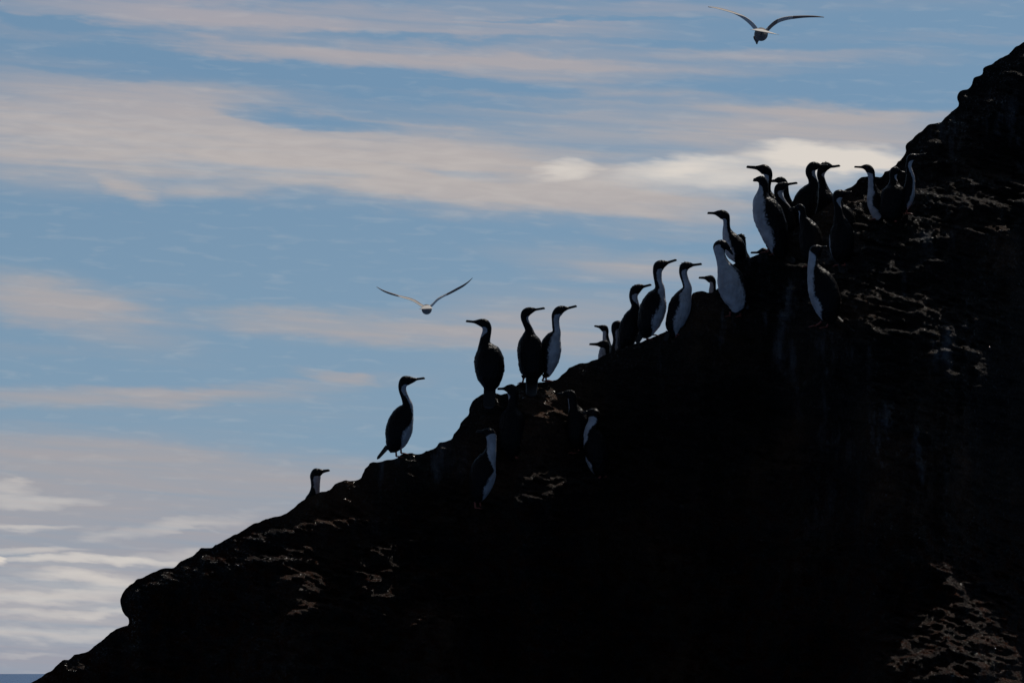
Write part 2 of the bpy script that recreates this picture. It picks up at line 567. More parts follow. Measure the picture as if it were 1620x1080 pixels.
# places where the slope lies back and catches the low-angled light: x, y, rx, ry, slope deg, amount
LEDGES = [(1450, 318, 120, 34, -8, 2.2), (1430, 372, 110, 24, -6, 1.5), (1390, 425, 120, 22, -8, .9), (1400, 480, 130, 30, 6, 1.5),
          (1460, 545, 90, 30, 10, 1.3), (1330, 455, 60, 24, 20, 1.1), (1290, 420, 70, 14, 8, 1.0), (1410, 615, 45, 32, 30, 1.1),
          (1570, 292, 100, 30, 0, 2.0), (1565, 356, 60, 12, 0, 1.2), (1290, 515, 70, 12, 5, 1.0), (1170, 495, 70, 10, 4, .9),
          (1010, 530, 90, 10, -8, .7), (870, 640, 60, 16, 18, 1.0), (860, 662, 60, 8, 8, .8), (870, 748, 90, 16, -8, 1.3), (800, 782, 90, 18, -10, 1.3),
          (940, 745, 50, 14, -12, 1.0), (1240, 722, 55, 26, 0, 1.4), (1090, 772, 50, 8, -20, .9), (650, 850, 110, 12, -14, 1.2),
          (560, 880, 120, 9, -18, 1.2), (510, 940, 120, 22, -16, 1.4), (450, 985, 90, 9, -20, 1.1), (450, 885, 50, 26, 0, 1.5), (545, 822, 60, 12, -6, 1.2), (760, 800, 120, 10, -10, 1.2), (960, 700, 90, 8, -12, .9), (1150, 640, 80, 10, 0, .7), (1330, 860, 60, 10, -8, .9), (430, 830, 80, 12, -12, 1.3),
          (320, 888, 80, 14, -14, 1.6), (250, 912, 60, 12, -30, .9), (690, 935, 55, 34, 30, 1.5), (640, 965, 60, 14, 0, .8),
          (1560, 900, 100, 26, -6, 1.5), (1510, 960, 130, 26, -14, 1.6), (1450, 1010, 130, 22, -18, 1.6), (1560, 1010, 110, 26, -14, 1.5),
          (1440, 1062, 160, 20, -6, 1.7), (1590, 1060, 60, 18, 0, 1.3), (1520, 185, 80, 10, -30, .7), (1560, 140, 80, 10, -34, .6), (1500, 230, 80, 8, -30, .6),
          (640, 722, 70, 9, -8, .8), (600, 800, 60, 8, -10, .5), (150, 1050, 80, 8, -25, .5), (280, 1060, 60, 8, -10, .7), (830, 618, 40, 8, 0, .8)]
XM = GX / PXM
ZM = -GY / PXM
wx_ = fbm(XM * 0.8, ZM * 0.8, 41, 3) * 0.35
wz_ = fbm(XM * 0.8 + 50, ZM * 0.8, 47, 3) * 0.35
cot = np.full(GX.shape, 0.30) + 0.25 * fbm(XM * 1.1, ZM * 2.0, 61, 4)
cot += 0.34 * np.exp(-(((GX - 1590) / 190) ** 2 + ((GY - 170) / 150) ** 2) ** 1.5)
for (cx, cy, rx, ry, an, am) in LEDGES:
    ca, sa = math.cos(R(an)), math.sin(R(an))
    dx = GX - cx + wx_ * 60
    dy = GY - cy + wz_ * 60
    u_ = (dx * ca + dy * sa) / rx
    v_ = (-dx * sa + dy * ca) / ry
    cot += am * 1.15 * np.exp(-(u_ ** 2 + v_ ** 2) ** 1.4 * 0.7)
sv = (ZM + wz_ * 0.5 - 0.16 * XM) / 0.17
terr = 0.45 + 1.5 * np.clip(np.sin(2 * np.pi * sv + 2 * fbm(XM * 2, ZM * 2, 71, 3)), 0, 1) ** 2
cot = np.clip(cot * terr, 0.05, 3.2)
dzr = np.gradient(ys)[:, None] / PXM
inm = np.clip(DIST / 12.0, 0, 1)
integ = np.cumsum(cot * dzr * inm, axis=0)
YR = 40.6 + 0.0012 * (GX - 800) + 0.5 * fbm(GX / 420, GX * 0 + 9, 83, 3)
dm = np.clip(DIST, 0, None) / PXM
soft = 1 - np.exp(-dm / 0.05)
a1, b1 = XM * math.cos(R(14)) + ZM * -math.sin(R(14)), XM * math.sin(R(14)) + ZM * math.cos(R(14))
fade = lambda w_: 1 - np.exp(-dm / w_)
cz = fbm(a1 * 1.2, b1 * 1.2, 131, 3) * 0.5 + 0.5
rough_ = (0.20 * fade(0.6) * fbm((a1 + wx_) * 0.9, (b1 + wz_) * 1.7, 91, 4, 0.5, True)
          + 0.10 * fade(0.3) * fbm((a1 + wx_) * 3.2, (b1 + wz_) * 6.0, 97, 4, 0.55, True)
          + fade(0.12) * (0.034 * fbm(a1 * 5 + wx_ * 6, b1 * 19, 101, 3, 0.6, True)
             + 0.030 * fbm(a1 * 11, b1 * 44, 105, 2, 0.75)) * (0.7 + 1.2 * np.clip(cot, 0, 2.5)))
FRONT = YR - (integ + 0.02 * (1 - np.exp(-dm / 0.03))) * soft - rough_
BACK = YR + dm * 1.7 + 0.14 * (1 - np.exp(-dm / 0.08)) + 0.15 * fbm(XM * 1.3, ZM * 1.3, 111, 5) * soft

quad_in = INS[:-1, :-1].astype(int) + INS[1:, :-1] + INS[:-1, 1:] + INS[1:, 1:]
keep = quad_in >= 1
used = np.zeros(GX.shape, bool)
used[:-1, :-1] |= keep
used[1:, :-1] |= keep
used[:-1, 1:] |= keep
used[1:, 1:] |= keep
snap = used & ~INS
VX = np.where(snap, bx, GX)
VY = np.where(snap, by, GY)
kk = np.argwhere(keep)


def sheet(D, base, flip):
    idx = np.full(GX.shape, -1, int)
    idx[used] = np.arange(used.sum()) + base
    pts = unproj(VX[used], VY[used], D[used])
    i, j = kk[:, 0], kk[:, 1]
    q = np.stack([idx[i, j], idx[i + 1, j], idx[i + 1, j + 1], idx[i, j + 1]], 1)
    return pts, (q[:, ::-1] if flip else q)


FR = np.where(snap, YR, FRONT)
BK = np.where(snap, YR, BACK)
pf, qf = sheet(FR, 0, False)
pb, qb = sheet(BK, len(pf), True)
me = mesh_from('rocky_hillside', np.vstack([pf, pb]), np.vstack([qf, qb]))
me.polygons.foreach_set('use_smooth', np.ones(len(me.polygons), bool))
me.materials.append(M_ROCK)
hill = link('rocky_hillside', me)
hill['kind'] = 'structure'


def depth_at(px, py, back=False):
    A = BACK if back else FR
    i = np.clip(np.searchsorted(ys, py) - 1, 0, len(ys) - 2)
    j = np.clip(np.searchsorted(xs, px) - 1, 0, len(xs) - 2)
    fy = (py - ys[i]) / (ys[i + 1] - ys[i])
    fx = (px - xs[j]) / (xs[j + 1] - xs[j])
    return float((A[i, j] * (1 - fx) + A[i, j + 1] * fx) * (1 - fy) + (A[i + 1, j] * (1 - fx) + A[i + 1, j + 1] * fx) * fy)


# ------------------------------------------------------------------ sea
def sea():
    rad = np.concatenate([[0.5], np.geomspace(3, 70000, 70)])
    na = 96
    ang = np.linspace(0, 2 * math.pi, na, endpoint=False)
    v = [(0, 0, 0)]
    for r_ in rad:
        for a in ang:
            v.append((r_ * math.sin(a), r_ * math.cos(a), 0))
    q, t = [], []
    for k in range(na):
        t.append((0, 1 + (k + 1) % na, 1 + k))
    for i in range(len(rad) - 1):
        for k in range(na):
            a_, b2 = 1 + i * na + k, 1 + i * na + (k + 1) % na
            q.append((a_, b2, b2 + na, a_ + na))
    me = mesh_from('sea_water', v, q, t)
    m, b = pmat('sea_water', (0.05, 0.12, 0.26), 0.5, 0.25)
    tr = m.node_tree
    g = nd('ShaderNodeNewGeometry', tr)
    n = nd('ShaderNodeTexNoise', tr)
    n.inputs['Scale'].default_value = 0.6
    n.inputs['Detail'].default_value = 6
    lk(g.outputs['Position'], n.inputs['Vector'], tr)
    bp = nd('ShaderNodeBump', tr)
    bp.inputs['Strength'].default_value = 1
    bp.inputs['Distance'].default_value = 0.6
    lk(n.outputs[0], bp.inputs['Height'], tr)
    lk(bp.outputs[0], b.inputs['Normal'], tr)
    me.materials.append(m)
    o = link('sea_water', me)
    o['kind'] = 'structure'


sea()


# ------------------------------------------------------------------ birds
def catmull(P, n_per):
    P = np.asarray(P, float)
    E = np.vstack([2 * P[0] - P[1], P, 2 * P[-1] - P[-2]])
    out = []
    tag = []
    for i in range(len(P) - 1):
        p0, p1, p2, p3 = E[i], E[i + 1], E[i + 2], E[i + 3]
        n = n_per[i]
        for k in range(n):
            t = k / n
            out.append(0.5 * ((2 * p1) + (-p0 + p2) * t + (2 * p0 - 5 * p1 + 4 * p2 - p3) * t * t + (-p0 + 3 * p1 - 3 * p2 + p3) * t ** 3))
            tag.append(i + t)
    out.append(P[-1])
    tag.append(len(P) - 1)
    return np.array(out), np.array(tag)


CR, CU, CF = np.array([1.0, 0, 0]), np.array([0, -math.sin(PITCH), math.cos(PITCH)]), np.array([0, math.cos(PITCH), math.sin(PITCH)])


class Geo:
    def __init__(s):
        s.v, s.q, s.t, s.mq, s.mt, s.w = [], [], [], [], [], []
        s.n = 0

    def add(s, v, q, t, mat, w):
        s.v.append(np.asarray(v, float))
        b = s.n
        if len(q):
            s.q.append(np.asarray(q, int) + b)
            s.mq += list(mat) if hasattr(mat, '__len__') else [mat] * len(q)
        if len(t):
            s.t.append(np.asarray(t, int) + b)
            s.mt += [mat if not hasattr(mat, '__len__') else mat[-1]] * len(t)
        s.w.append(np.full(len(v), w, float) if np.isscalar(w) else np.asarray(w, float))
        s.n += len(v)

    def tube(s, c, r, Vd, Bd, mats=0, w=-90.0, ring=24, flat=1.0):
        n = len(c)
        th = np.linspace(0, 2 * math.pi, ring, endpoint=False)
        v = (c[:, None, :] + r[:, None, None] * (np.cos(th)[None, :, None] * Vd[:, None, :] + flat * np.sin(th)[None, :, None] * Bd[:, None, :])).reshape(-1, 3)
        v = np.vstack([v, c[0], c[-1]])
        q = []
        mq = []
        for i in range(n - 1):
            mi = mats if np.isscalar(mats) else int(mats[i])
            for k in range(ring):
                k2 = (k + 1) % ring
                q.append((i * ring + k, i * ring + k2, (i + 1) * ring + k2, (i + 1) * ring + k))
                mq.append(mi)
        t = []
        for k in range(ring):
            k2 = (k + 1) % ring
            t.append((n * ring, k2, k))
            t.append((n * ring + 1, (n - 1) * ring + k, (n - 1) * ring + k2))
        ww = w if not np.isscalar(w) else np.full(n * ring, w)
        ww = np.concatenate([ww, [ww[0], ww[-1]]]) if len(ww) == n * ring else ww
        s.add(v, q, t, mq, ww)

    def simple(s, pts, rad, mat, w=-90., ring=10):
        """a round limb through 3D points"""
        pts = np.asarray(pts, float)
        P = np.hstack([pts, np.asarray(rad, float)[:, None]])
        sm, _ = catmull(P, [5] * (len(P) - 1))
        c = sm[:, :3]
        T = np.gradient(c, axis=0)
        T /= np.linalg.norm(T, axis=1, keepdims=True) + 1e-9
        ref = np.array([0.3, 0.9, 0.31])
        A = np.cross(T, ref)
        A /= np.linalg.norm(A, axis=1, keepdims=True) + 1e-9
        B = np.cross(T, A)
        s.tube(c, sm[:, 3], A, B, mat, w, ring)

    def blade(s, a, b, wa, wb, up, thick, mat, w=-90., nseg=8, notch=0.0):
        """a flat tapering fan (tail, web) from a to b; 'up' is its face normal"""
        a, b, up = map(lambda x: np.asarray(x, float), (a, b, up))
        T = b - a
        L = np.linalg.norm(T)
        T /= L
        sd_ = np.cross(T, up)
        sd_ /= np.linalg.norm(sd_)
        up = np.cross(sd_, T)
        nu = 9
        top, bot = [], []
        for i in range(nseg + 1):
            f = i / nseg
            wd = wa + (wb - wa) * f
            for k in range(nu):
                u = -1 + 2 * k / (nu - 1)
                ext = (1 - 0.12 * u * u) if i == nseg else 1
                h = thick * (1 - 0.75 * abs(u)) * (1 - 0.6 * f)
                p = a + T * L * f * ext + sd_ * wd * u
                top.append(p + up * (h * 0.5 + 0.0006))
                bot.append(p - up * (h * 0.5 + 0.0006))
        nv_ = len(top)
        v = top + bot
        q = []
        for i in range(nseg):
            for k in range(nu - 1):
                a_ = i * nu + k
                q.append((a_, a_ + 1, a_ + nu + 1, a_ + nu))
                q.append((nv_ + a_, nv_ + a_ + nu, nv_ + a_ + nu + 1, nv_ + a_ + 1))
            for k in (0, nu - 1):
                a_ = i * nu + k
                f_ = (a_, a_ + nu, nv_ + a_ + nu, nv_ + a_)
                q.append(f_ if k == 0 else f_[::-1])
        for i in (0, nseg):
            for k in range(nu - 1):
                a_ = i * nu + k
                f_ = (a_, nv_ + a_, nv_ + a_ + 1, a_ + 1)
                q.append(f_ if i == 0 else f_[::-1])
        s.add(v, q, [], mat, w)

    def ball(s, c, r, mat, sc=(1, 1, 1)):
        nu, nv_ = 10, 7
        v, q, t = [], [], []
        for i in range(1, nv_):
            p = math.pi * i / nv_
            for k in range(nu):
                a = 2 * math.pi * k / nu
                v.append((c[0] + r * sc[0] * math.sin(p) * math.cos(a), c[1] + r * sc[1] * math.sin(p) * math.sin(a), c[2] + r * sc[2] * math.cos(p)))
        v.append((c[0], c[1], c[2] + r * sc[2]))
        v.append((c[0], c[1], c[2] - r * sc[2]))
        for i in range(nv_ - 2):
            for k in range(nu):
                q.append((i * nu + k, (i + 1) * nu + k, (i + 1) * nu + (k + 1) % nu, i * nu + (k + 1) % nu))
        for k in range(nu):
            t.append((len(v) - 2, k, (k + 1) % nu))
            t.append((len(v) - 1, (nv_ - 2) * nu + (k + 1) % nu, (nv_ - 2) * nu + k))
        s.add(v, q, t, mat, -90.)

    def build(s, name, origin, mats):
        o = np.asarray(origin, float)
        v = np.vstack(s.v) - o
        me = mesh_from(name, v, np.vstack(s.q), np.vstack(s.t) if s.t else None)
        for m in mats:
            me.materials.append(m)
        mi = np.array(s.mq + s.mt, np.int32)
        me.polygons.foreach_set('material_index', mi)
        me.polygons.foreach_set('use_smooth', np.ones(len(me.polygons), bool))
        at = me.attributes.new('white', 'FLOAT', 'POINT')
        at.data.foreach_set('value', np.concatenate(s.w).astype(np.float32))
        me.update()
        return link(name, me, tuple(o))


Z = {1: (460, 560, 4.0), 2: (720, 460, 5.4), 3: (740, 580, 5.4), 4: (920, 380, 5.4), 5: (1100, 240, 5.4), 6: (1200, 330, 5.143), 7: (1320, 220, 7.714)}
GROUP = 'cormorants standing on the dark rock'


def cormorant(label, z, st, feet, tail=None, back=False, crest=0, wing=1.0, dep=None, hips=None):
    """st: spine from rump to bill, each (x, y, radius, white half angle, direction the breast faces); feet: pixels where it stands"""
    ox, oy, sc = Z[z]
    cur_w, cur_y = 0.0, st[0][4] if len(st[0]) > 4 else 0.0
    rows = []
    for e in st:
        if len(e) > 3:
            cur_w = e[3]
        else:
            cur_w = 0.0
        if len(e) > 4:
            cur_y = e[4]
        rows.append([ox + e[0] / sc, oy + e[1] / sc, e[2] / sc, cur_w, cur_y])
    rows = np.array(rows, float)
    rows[-1, 2] *= 1.25
    rows[-2, 2] *= 1.15
    ft = [(ox + f[0] / sc, oy + f[1] / sc) for f in feet]
    D = dep if dep is not None else np.mean([depth_at(f[0], f[1], back) for f in ft])
    if not back:
        # keep the standing body clear of rock that bulges behind it
        for rrow in rows[:max(3, len(rows) // 2)]:
            if rrow[1] < ft[0][1] - 4:
                d_ = depth_at(rrow[0], rrow[1])
                i_ = np.searchsorted(ys, rrow[1])
                if INS[i_, np.searchsorted(xs, rrow[0])]:
                    D = min(D, d_ - rrow[2] * 0.55 * D / FPX)
    mpp = D / FPX
    n_per = [max(3, int(np.hypot(rows[i + 1, 0] - rows[i, 0], rows[i + 1, 1] - rows[i, 1]) * mpp / 0.006)) for i in range(len(rows) - 1)]
    sm, tg = catmull(rows, n_per)
    sm[:, 2] = np.clip(sm[:, 2], 0.5, None)
    c = unproj(sm[:, 0], sm[:, 1], np.full(len(sm), D))
    r = sm[:, 2] * mpp
    T = np.gradient(c, axis=0)
    T /= np.linalg.norm(T, axis=1, keepdims=True) + 1e-9
    for _ in range(14):
        T[1:-1] = (T[:-2] + 2 * T[1:-1] + T[2:]) / 4
    T /= np.linalg.norm(T, axis=1, keepdims=True)
    N = np.cross(T, CF)
    sgn = np.sign(N @ CR + 1e-6)
    # in-plane normal that is to the right of an upward tangent
    N = np.cross(-CF, T) * -1
    N = N / np.linalg.norm(N, axis=1, keepdims=True)
    if N[0] @ CR < 0:
        N = -N
    C = -CF[None, :] - (T @ -CF)[:, None] * T
    C /= np.linalg.norm(C, axis=1, keepdims=True)
    yaw = np.radians(sm[:, 4])
    Vd = np.cos(yaw)[:, None] * N + np.sin(yaw)[:, None] * C
    Bd = np.cross(T, Vd)
    ring = 28
    th = np.linspace(0, 2 * math.pi, ring, endpoint=False)
    thd = np.degrees(np.minimum(th, 2 * math.pi - th))
    g = Geo()
    white = (sm[:, 3][:, None] - thd[None, :])
    white[sm[:, 3] < 3] = -60
    nb = len(rows)
    mats = np.where(tg >= nb - 2.2, 1, 0)
    # flank feathers: the folded wing stands a little proud of the body
    rr = np.repeat(r[:, None], ring, 1)
    bodyf = np.clip((r / r.max() - 0.55) / 0.3, 0, 1)[:, None] * wing
    wingm = 1 / (1 + np.exp(np.clip(white / 5.0, -20, 20)))
    lim = np.clip((thd[None, :] - 35) / 12, 0, 1)
    rr = rr * (1 + 0.035 * bodyf * wingm * lim * (thd[None, :] < 160)) - 0.0
    ruf = fbm(tg[:, None] * 2.6 + th[None, :] * 0 + st[0][0], np.cos(th)[None, :] * 2.2 + tg[:, None] * 0, int(abs(st[0][1])) % 97, 3) + fbm(tg[:, None] * 7.0 + th[None, :] * 0, np.sin(th)[None, :] * 6 + tg[:, None] * 0, int(abs(st[0][0])) % 89, 2) * 0.5
    rr *= 1 + 0.032 * ruf * np.clip((r / r.max() - 0.3) / 0.3, 0, 1)[:, None]
    v = c[:, None, :] + rr[:, :, None] * (np.cos(th)[None, :, None] * Vd[:, None, :] + np.sin(th)[None, :, None] * Bd[:, None, :])
    rel = v - c[:, None, :]
    dd = rel @ CF
    v = v - 0.12 * dd[:, :, None] * CF[None, None, :]
    v = v.reshape(-1, 3)
    n = len(c)
    v = np.vstack([v, c[0] - T[0] * r[0] * 0.5, c[-1] + T[-1] * r[-1] * 0.8 + Vd[-1] * r[-1] * 0.5])
    ib = int(np.argmax(mats > 0))

    def skin(geo, i0, i1, cap0, cap1, mat):
        vv = np.vstack([v[i0 * ring:(i1 + 1) * ring], cap0, cap1])
        m_ = i1 - i0 + 1
        q = [(i * ring + k, i * ring + (k + 1) % ring, (i + 1) * ring + (k + 1) % ring, (i + 1) * ring + k) for i in range(m_ - 1) for k in range(ring)]
        t = []
        for k in range(ring):
            k2 = (k + 1) % ring
            t.append((m_ * ring, k2, k))
            t.append((m_ * ring + 1, (m_ - 1) * ring + k, (m_ - 1) * ring + k2))
        geo.add(vv, q, t, mat, np.concatenate([white[i0:i1 + 1].ravel(), [-60, -60]]))

    skin(g, 0, ib, v[n * ring], c[ib], 0)
    gb, gt, gc = Geo(), Geo(), Geo()
    skin(gb, ib, n - 1, c[ib], v[n * ring + 1], 0)
    # eyes
    hi = int(np.searchsorted(tg, nb - 4))
    for sg in (-1, 1):
        ec = c[hi] + r[hi] * 0.80 * sg * Bd[hi] + T[hi] * r[hi] * 0.25
        g.ball(ec, 0.0045, 2)
    # crest
    if crest:
        for k in range(3):
            i0 = int(np.searchsorted(tg, nb - 4.3)) - k * 2
            base_ = c[i0] - Vd[i0] * r[i0] * 0.85
            tip = base_ - Vd[i0] * (0.013 - 0.003 * k) * crest - T[i0] * (0.012 + 0.004 * k) * crest + CF * 0.004 * (k - 2)
            gc.simple([base_, (base_ + tip) / 2, tip], [0.0035, 0.0025, 0.0006], 0, ring=6)
    # tail
    if tail:
        (x0, y0, w0), (x1, y1, w1) = tail[:2]
        tilt_ = tail[2] if len(tail) > 2 else 0.0
        a = unproj(ox + x0 / sc, oy + y0 / sc, D)
        tx, ty = ox + x1 / sc, oy + y1 / sc
        Dt = D - tilt_
        if not back:
            i_ = min(np.searchsorted(ys, ty), len(ys) - 1)
            if INS[i_, np.searchsorted(xs, tx)]:
                Dt = min(Dt, depth_at(tx, ty) - 0.02)
        b_ = unproj(tx, ty, Dt)
        upv = -CF * (1.0 if tilt_ >= 0 else 1.0) + CU * 0.25
        if len(tail) > 3:
            upv = CR * tail[3][0] + CU * tail[3][1] - CF * tail[3][2]
        gt.blade(a, b_, w0 / sc * mpp, w1 / sc * mpp, upv, 0.012, 0)
    # legs and webbed feet
    hip = hips or [(st[1][0] + (f[0] - st[1][0]) * 0.45, (st[0][1] + st[1][1]) / 2) for f in feet]
    org = None
    for (f, h, fp) in zip(feet, hip, ft):
        Df = depth_at(fp[0], fp[1], back) - 0.004
        hp = unproj(ox + h[0] / sc, oy + h[1] / sc, D)
        fpt = unproj(fp[0], fp[1], Df)
        kn = hp * 0.45 + fpt * 0.55
        g.simple([hp, hp * 0.7 + fpt * 0.3], [0.024, 0.013], 0, ring=12)
        g.simple([hp * 0.75 + fpt * 0.25, kn, fpt + CU * 0.008], [0.0105, 0.0075, 0.0085], 3, ring=10)
        dirv = Vd[0] * 1.0
        dirv[2] = 0
        if np.linalg.norm(dirv) < 0.2:
            dirv = CR.copy()
        dirv /= np.linalg.norm(dirv)
        for an in (-0.45, 0.0, 0.45):
            ca, sa = math.cos(an), math.sin(an)
            d_ = np.array([dirv[0] * ca - dirv[1] * sa, dirv[0] * sa + dirv[1] * ca, -0.08])
            L = 0.062 if an == 0 else 0.054
            g.simple([fpt + CU * 0.006, fpt + d_ * L * 0.5 + CU * 0.008, fpt + d_ * L + CU * 0.002], [0.006, 0.005, 0.002], 3, ring=8)
        g.blade(fpt + CU * 0.005, fpt + dirv * 0.052 + CU * 0.003, 0.006, 0.024, (0, 0, 1), 0.004, 3)
        org = fpt if org is None else org
    o = g.build('cormorant', org, [M_PLUME, M_BILL, M_EYE, M_FOOT])
    for nm, gg, mm in (('bill', gb, M_BILL), ('tail', gt, M_TAIL), ('crest', gc, M_PLUME)):
        if gg.n:
            p_ = gg.build(nm, org, [mm])
            p_.parent = o
            p_.location = (0, 0, 0)
    o['label'] = label
    o['category'] = 'cormorant'
    o['group'] = GROUP
    return o


K = cormorant
# --- along the ridge, left to right
K('cormorant showing only head and neck above the ridge, lowest and leftmost of all', 1,
  [(128, 1040, 60, 0, 0), (130, 1000, 70, 50), (136, 930, 50, 40), (150, 880, 34, 70), (156, 840, 29, 108), (156, 800, 31, 112), (156, 772, 35, 95),
   (168, 750, 33, 10), (190, 744, 20), (207, 740, 10), (243, 734, 6)], [(115, 1085), (145, 1085)], back=True)
K('full-length lone cormorant in profile facing right, tail sloping down, on the lower ridge', 1,
  [(636, 612, 26, 0, 0), (648, 585, 50, 20), (668, 540, 74, 60), (684, 480, 85, 65), (700, 420, 79, 40), (722, 365, 59, 25), (738, 322, 35, 60), (725, 280, 25, 70),
   (708, 232, 24, 105), (707, 198, 27, 85), (722, 171, 33, 30), (750, 165, 27), (780, 162, 15), (800, 158, 7), (845, 152, 6)],
  [(668, 652), (698, 632)], tail=[(612, 585, 16), (546, 664, 9), 0.0, (0.5, 0.8, 0.5)], hips=[(665, 590), (697, 565)])
K('dark cormorant seen from behind, head turned left, tail hanging over a rock knob', 2,
  [(295, 845, 46, 0, 270), (300, 795, 82), (297, 730, 112), (295, 660, 125), (287, 580, 123), (275, 520, 105), (262, 480, 74), (254, 440, 49, 20, 230),
   (260, 398, 43, 60, 200), (271, 350, 39, 90, 180), (271, 312, 40, 80, 180), (252, 280, 41, 20, 180), (215, 270, 32), (180, 266, 18), (155, 264, 10), (97, 258, 8)],
  [(262, 905), (318, 905)], tail=[(297, 800, 52), (290, 1010, 50), 0.10])
K('dark-backed cormorant with head turned right, left bird of the overlapping pair on the ridge', 2,
  [(658, 775, 45, 0, 245), (660, 740, 60), (660, 700, 94, 60), (652, 650, 106, 66), (646, 580, 108, 66), (640, 500, 108, 30), (635, 420, 88), (632, 372, 56, 0, 290),
   (630, 330, 35, 20, 330), (609, 280, 31, 50, 360), (594, 235, 33, 60), (598, 200, 38, 40), (618, 178, 37), (650, 166, 28), (680, 160, 15), (700, 158, 9), (762, 148, 8)],
  [(577, 790), (640, 800)], tail=[(657, 745, 54), (650, 905, 46), 0.09], hips=[(588, 725), (640, 740)])
K('white-breasted cormorant with bill raised right, right bird of the overlapping pair on the ridge', 2,
  [(785, 732, 20, 0, 12), (790, 702, 38, 80), (797, 655, 60, 85), (805, 600, 80, 88), (812, 540, 90, 88), (822, 460, 88, 88), (842, 400, 66, 92), (866, 352, 38, 105),
   (861, 300, 33, 105), (858, 250, 33, 105), (862, 208, 38, 88), (885, 174, 41, 20), (915, 156, 32), (945, 150, 20), (970, 146, 10), (1035, 130, 8)],
  [(778, 772), (745, 775)], hips=[(775, 725), (765, 715)])
K('small cormorant head facing left above the ridge, upper of two stacked heads', 2,
  [(1300, 640, 50, 0, 180), (1296, 560, 75, 80), (1292, 450, 38, 100), (1286, 385, 26, 100), (1286, 345, 27, 90), (1275, 322, 32, 10), (1250, 312, 22), (1228, 306, 10), (1192, 300, 6)],
  [(1280, 800), (1320, 800)], back=True)
K('small cormorant head and white neck facing left, lower of two stacked heads on the ridge', 2,
  [(1290, 720, 50, 0, 180), (1290, 660, 80, 100), (1280, 590, 63, 100), (1276, 530, 50, 100), (1280, 490, 45, 80), (1275, 460, 43, 20), (1240, 456, 27), (1210, 456, 12), (1150, 455, 7)],
  [(1275, 745), (1310, 745)], back=True)
K('hunched cormorant with hidden bill, squeezed behind the left end of the three raised bills', 4,
  [(295, 1010, 40, 0, 0), (295, 975, 55, 70), (294, 925, 46, 100), (300, 870, 33, 105), (298, 820, 33, 105), (292, 770, 38, 90), (300, 732, 44, 20), (325, 720, 36), (355, 716, 22), (372, 714, 11), (410, 706, 7)],
  [(285, 1050), (320, 1050)], back=True)
K('dark-bodied crested cormorant facing right, lowest and leftmost of three with raised bills', 4,
  [(345, 935, 30, 0, 0), (360, 890, 60), (388, 830, 83), (412, 750, 93), (430, 690, 86), (446, 640, 70), (460, 592, 46, 20), (460, 550, 36, 60), (446, 505, 36, 105), (444, 467, 38, 100),
   (460, 428, 43, 20), (490, 407, 35), (520, 395, 20), (540, 393, 10), (592, 380, 8)], [(360, 965), (395, 965)], crest=1, tail=[(350, 900, 30), (300, 990, 20), 0.0], back=True)
K('tallest of three cormorants with raised bills, white belly and dark wing, middle of the row', 4,
  [(535, 825, 30, 0, 0), (552, 790, 62, 40), (562, 740, 90, 62), (582, 680, 106, 80), (606, 600, 114, 72), (624, 540, 106, 62), (643, 482, 84, 65), (662, 440, 56, 100), (668, 400, 41, 95), (655, 350, 34, 100),
   (649, 300, 37, 105), (649, 258, 41, 95), (662, 222, 47, 40), (690, 204, 38), (722, 195, 22), (745, 188, 11), (808, 168, 8)],
  [(608, 815), (555, 850)], hips=[(600, 770), (560, 790)], tail=[(520, 790, 28), (470, 880, 18), 0.02])
K('white-fronted crested cormorant facing right, rightmost of three with raised bills', 4,
  [(775, 828, 25, 0, 12), (785, 790, 42, 60), (785, 740, 68, 78), (800, 690, 83, 88), (826, 620, 93, 90), (845, 550, 97, 84), (868, 490, 77, 105), (892, 440, 53, 115), (903, 400, 39, 115), (888, 350, 33, 112),
   (872, 300, 34, 102), (868, 262, 36, 90), (880, 228, 40, 20), (910, 214, 31), (940, 212, 19), (960, 211, 10), (1023, 203, 8)],
  [(812, 812), (770, 825)], crest=1.3, tail=[(745, 780, 26), (715, 860, 18), 0.02])
K('small cormorant head facing left above a rock knob, beside the bird with the white front', 4,
  [(1130, 620, 50, 0, 180), (1126, 560, 68, 80), (1122, 470, 40, 95), (1119, 420, 31, 100), (1122, 380, 27, 100), (1120, 352, 29, 70), (1100, 330, 34, 10), (1070, 324, 21), (1050, 321, 11), (1005, 320, 7)],
  [(1115, 660), (1150, 660)], back=True)
K('cormorant with a big white front bowing its dark head backwards, standing on the dark ledge', 4,
  [(1330, 622, 30, 0, 112), (1328, 592, 58, 70, 120), (1330, 540, 90, 80, 126), (1312, 470, 114, 80, 128), (1290, 400, 122, 79), (1262, 320, 110, 80), (1232, 250, 78, 88), (1210, 200, 55, 92), (1192, 150, 45, 95),
   (1180, 105, 46, 90, 118), (1176, 62, 54, 35, 100), (1190, 40, 46, 0, 90), (1215, 42, 40), (1243, 60, 26), (1262, 80, 14), (1290, 120, 7)],
  [(1265, 655), (1357, 655)], hips=[(1275, 585), (1350, 585)], tail=[(1370, 520, 26), (1432, 585, 16), 0.0])
K('cormorant facing left with upright white throat, standing behind the white fronted bird', 5,
  [(392, 950, 40, 0, 180), (375, 900, 70, 50), (354, 860, 88, 72), (328, 800, 92, 75), (298, 742, 70, 80), (278, 700, 50, 92), (268, 660, 35, 95), (268, 620, 29, 92), (266, 580, 31, 88), (255, 552, 40, 30),
   (225, 534, 39), (190, 527, 25), (160, 525, 11), (108, 524, 8)], [(360, 1000), (400, 1000)], back=True)
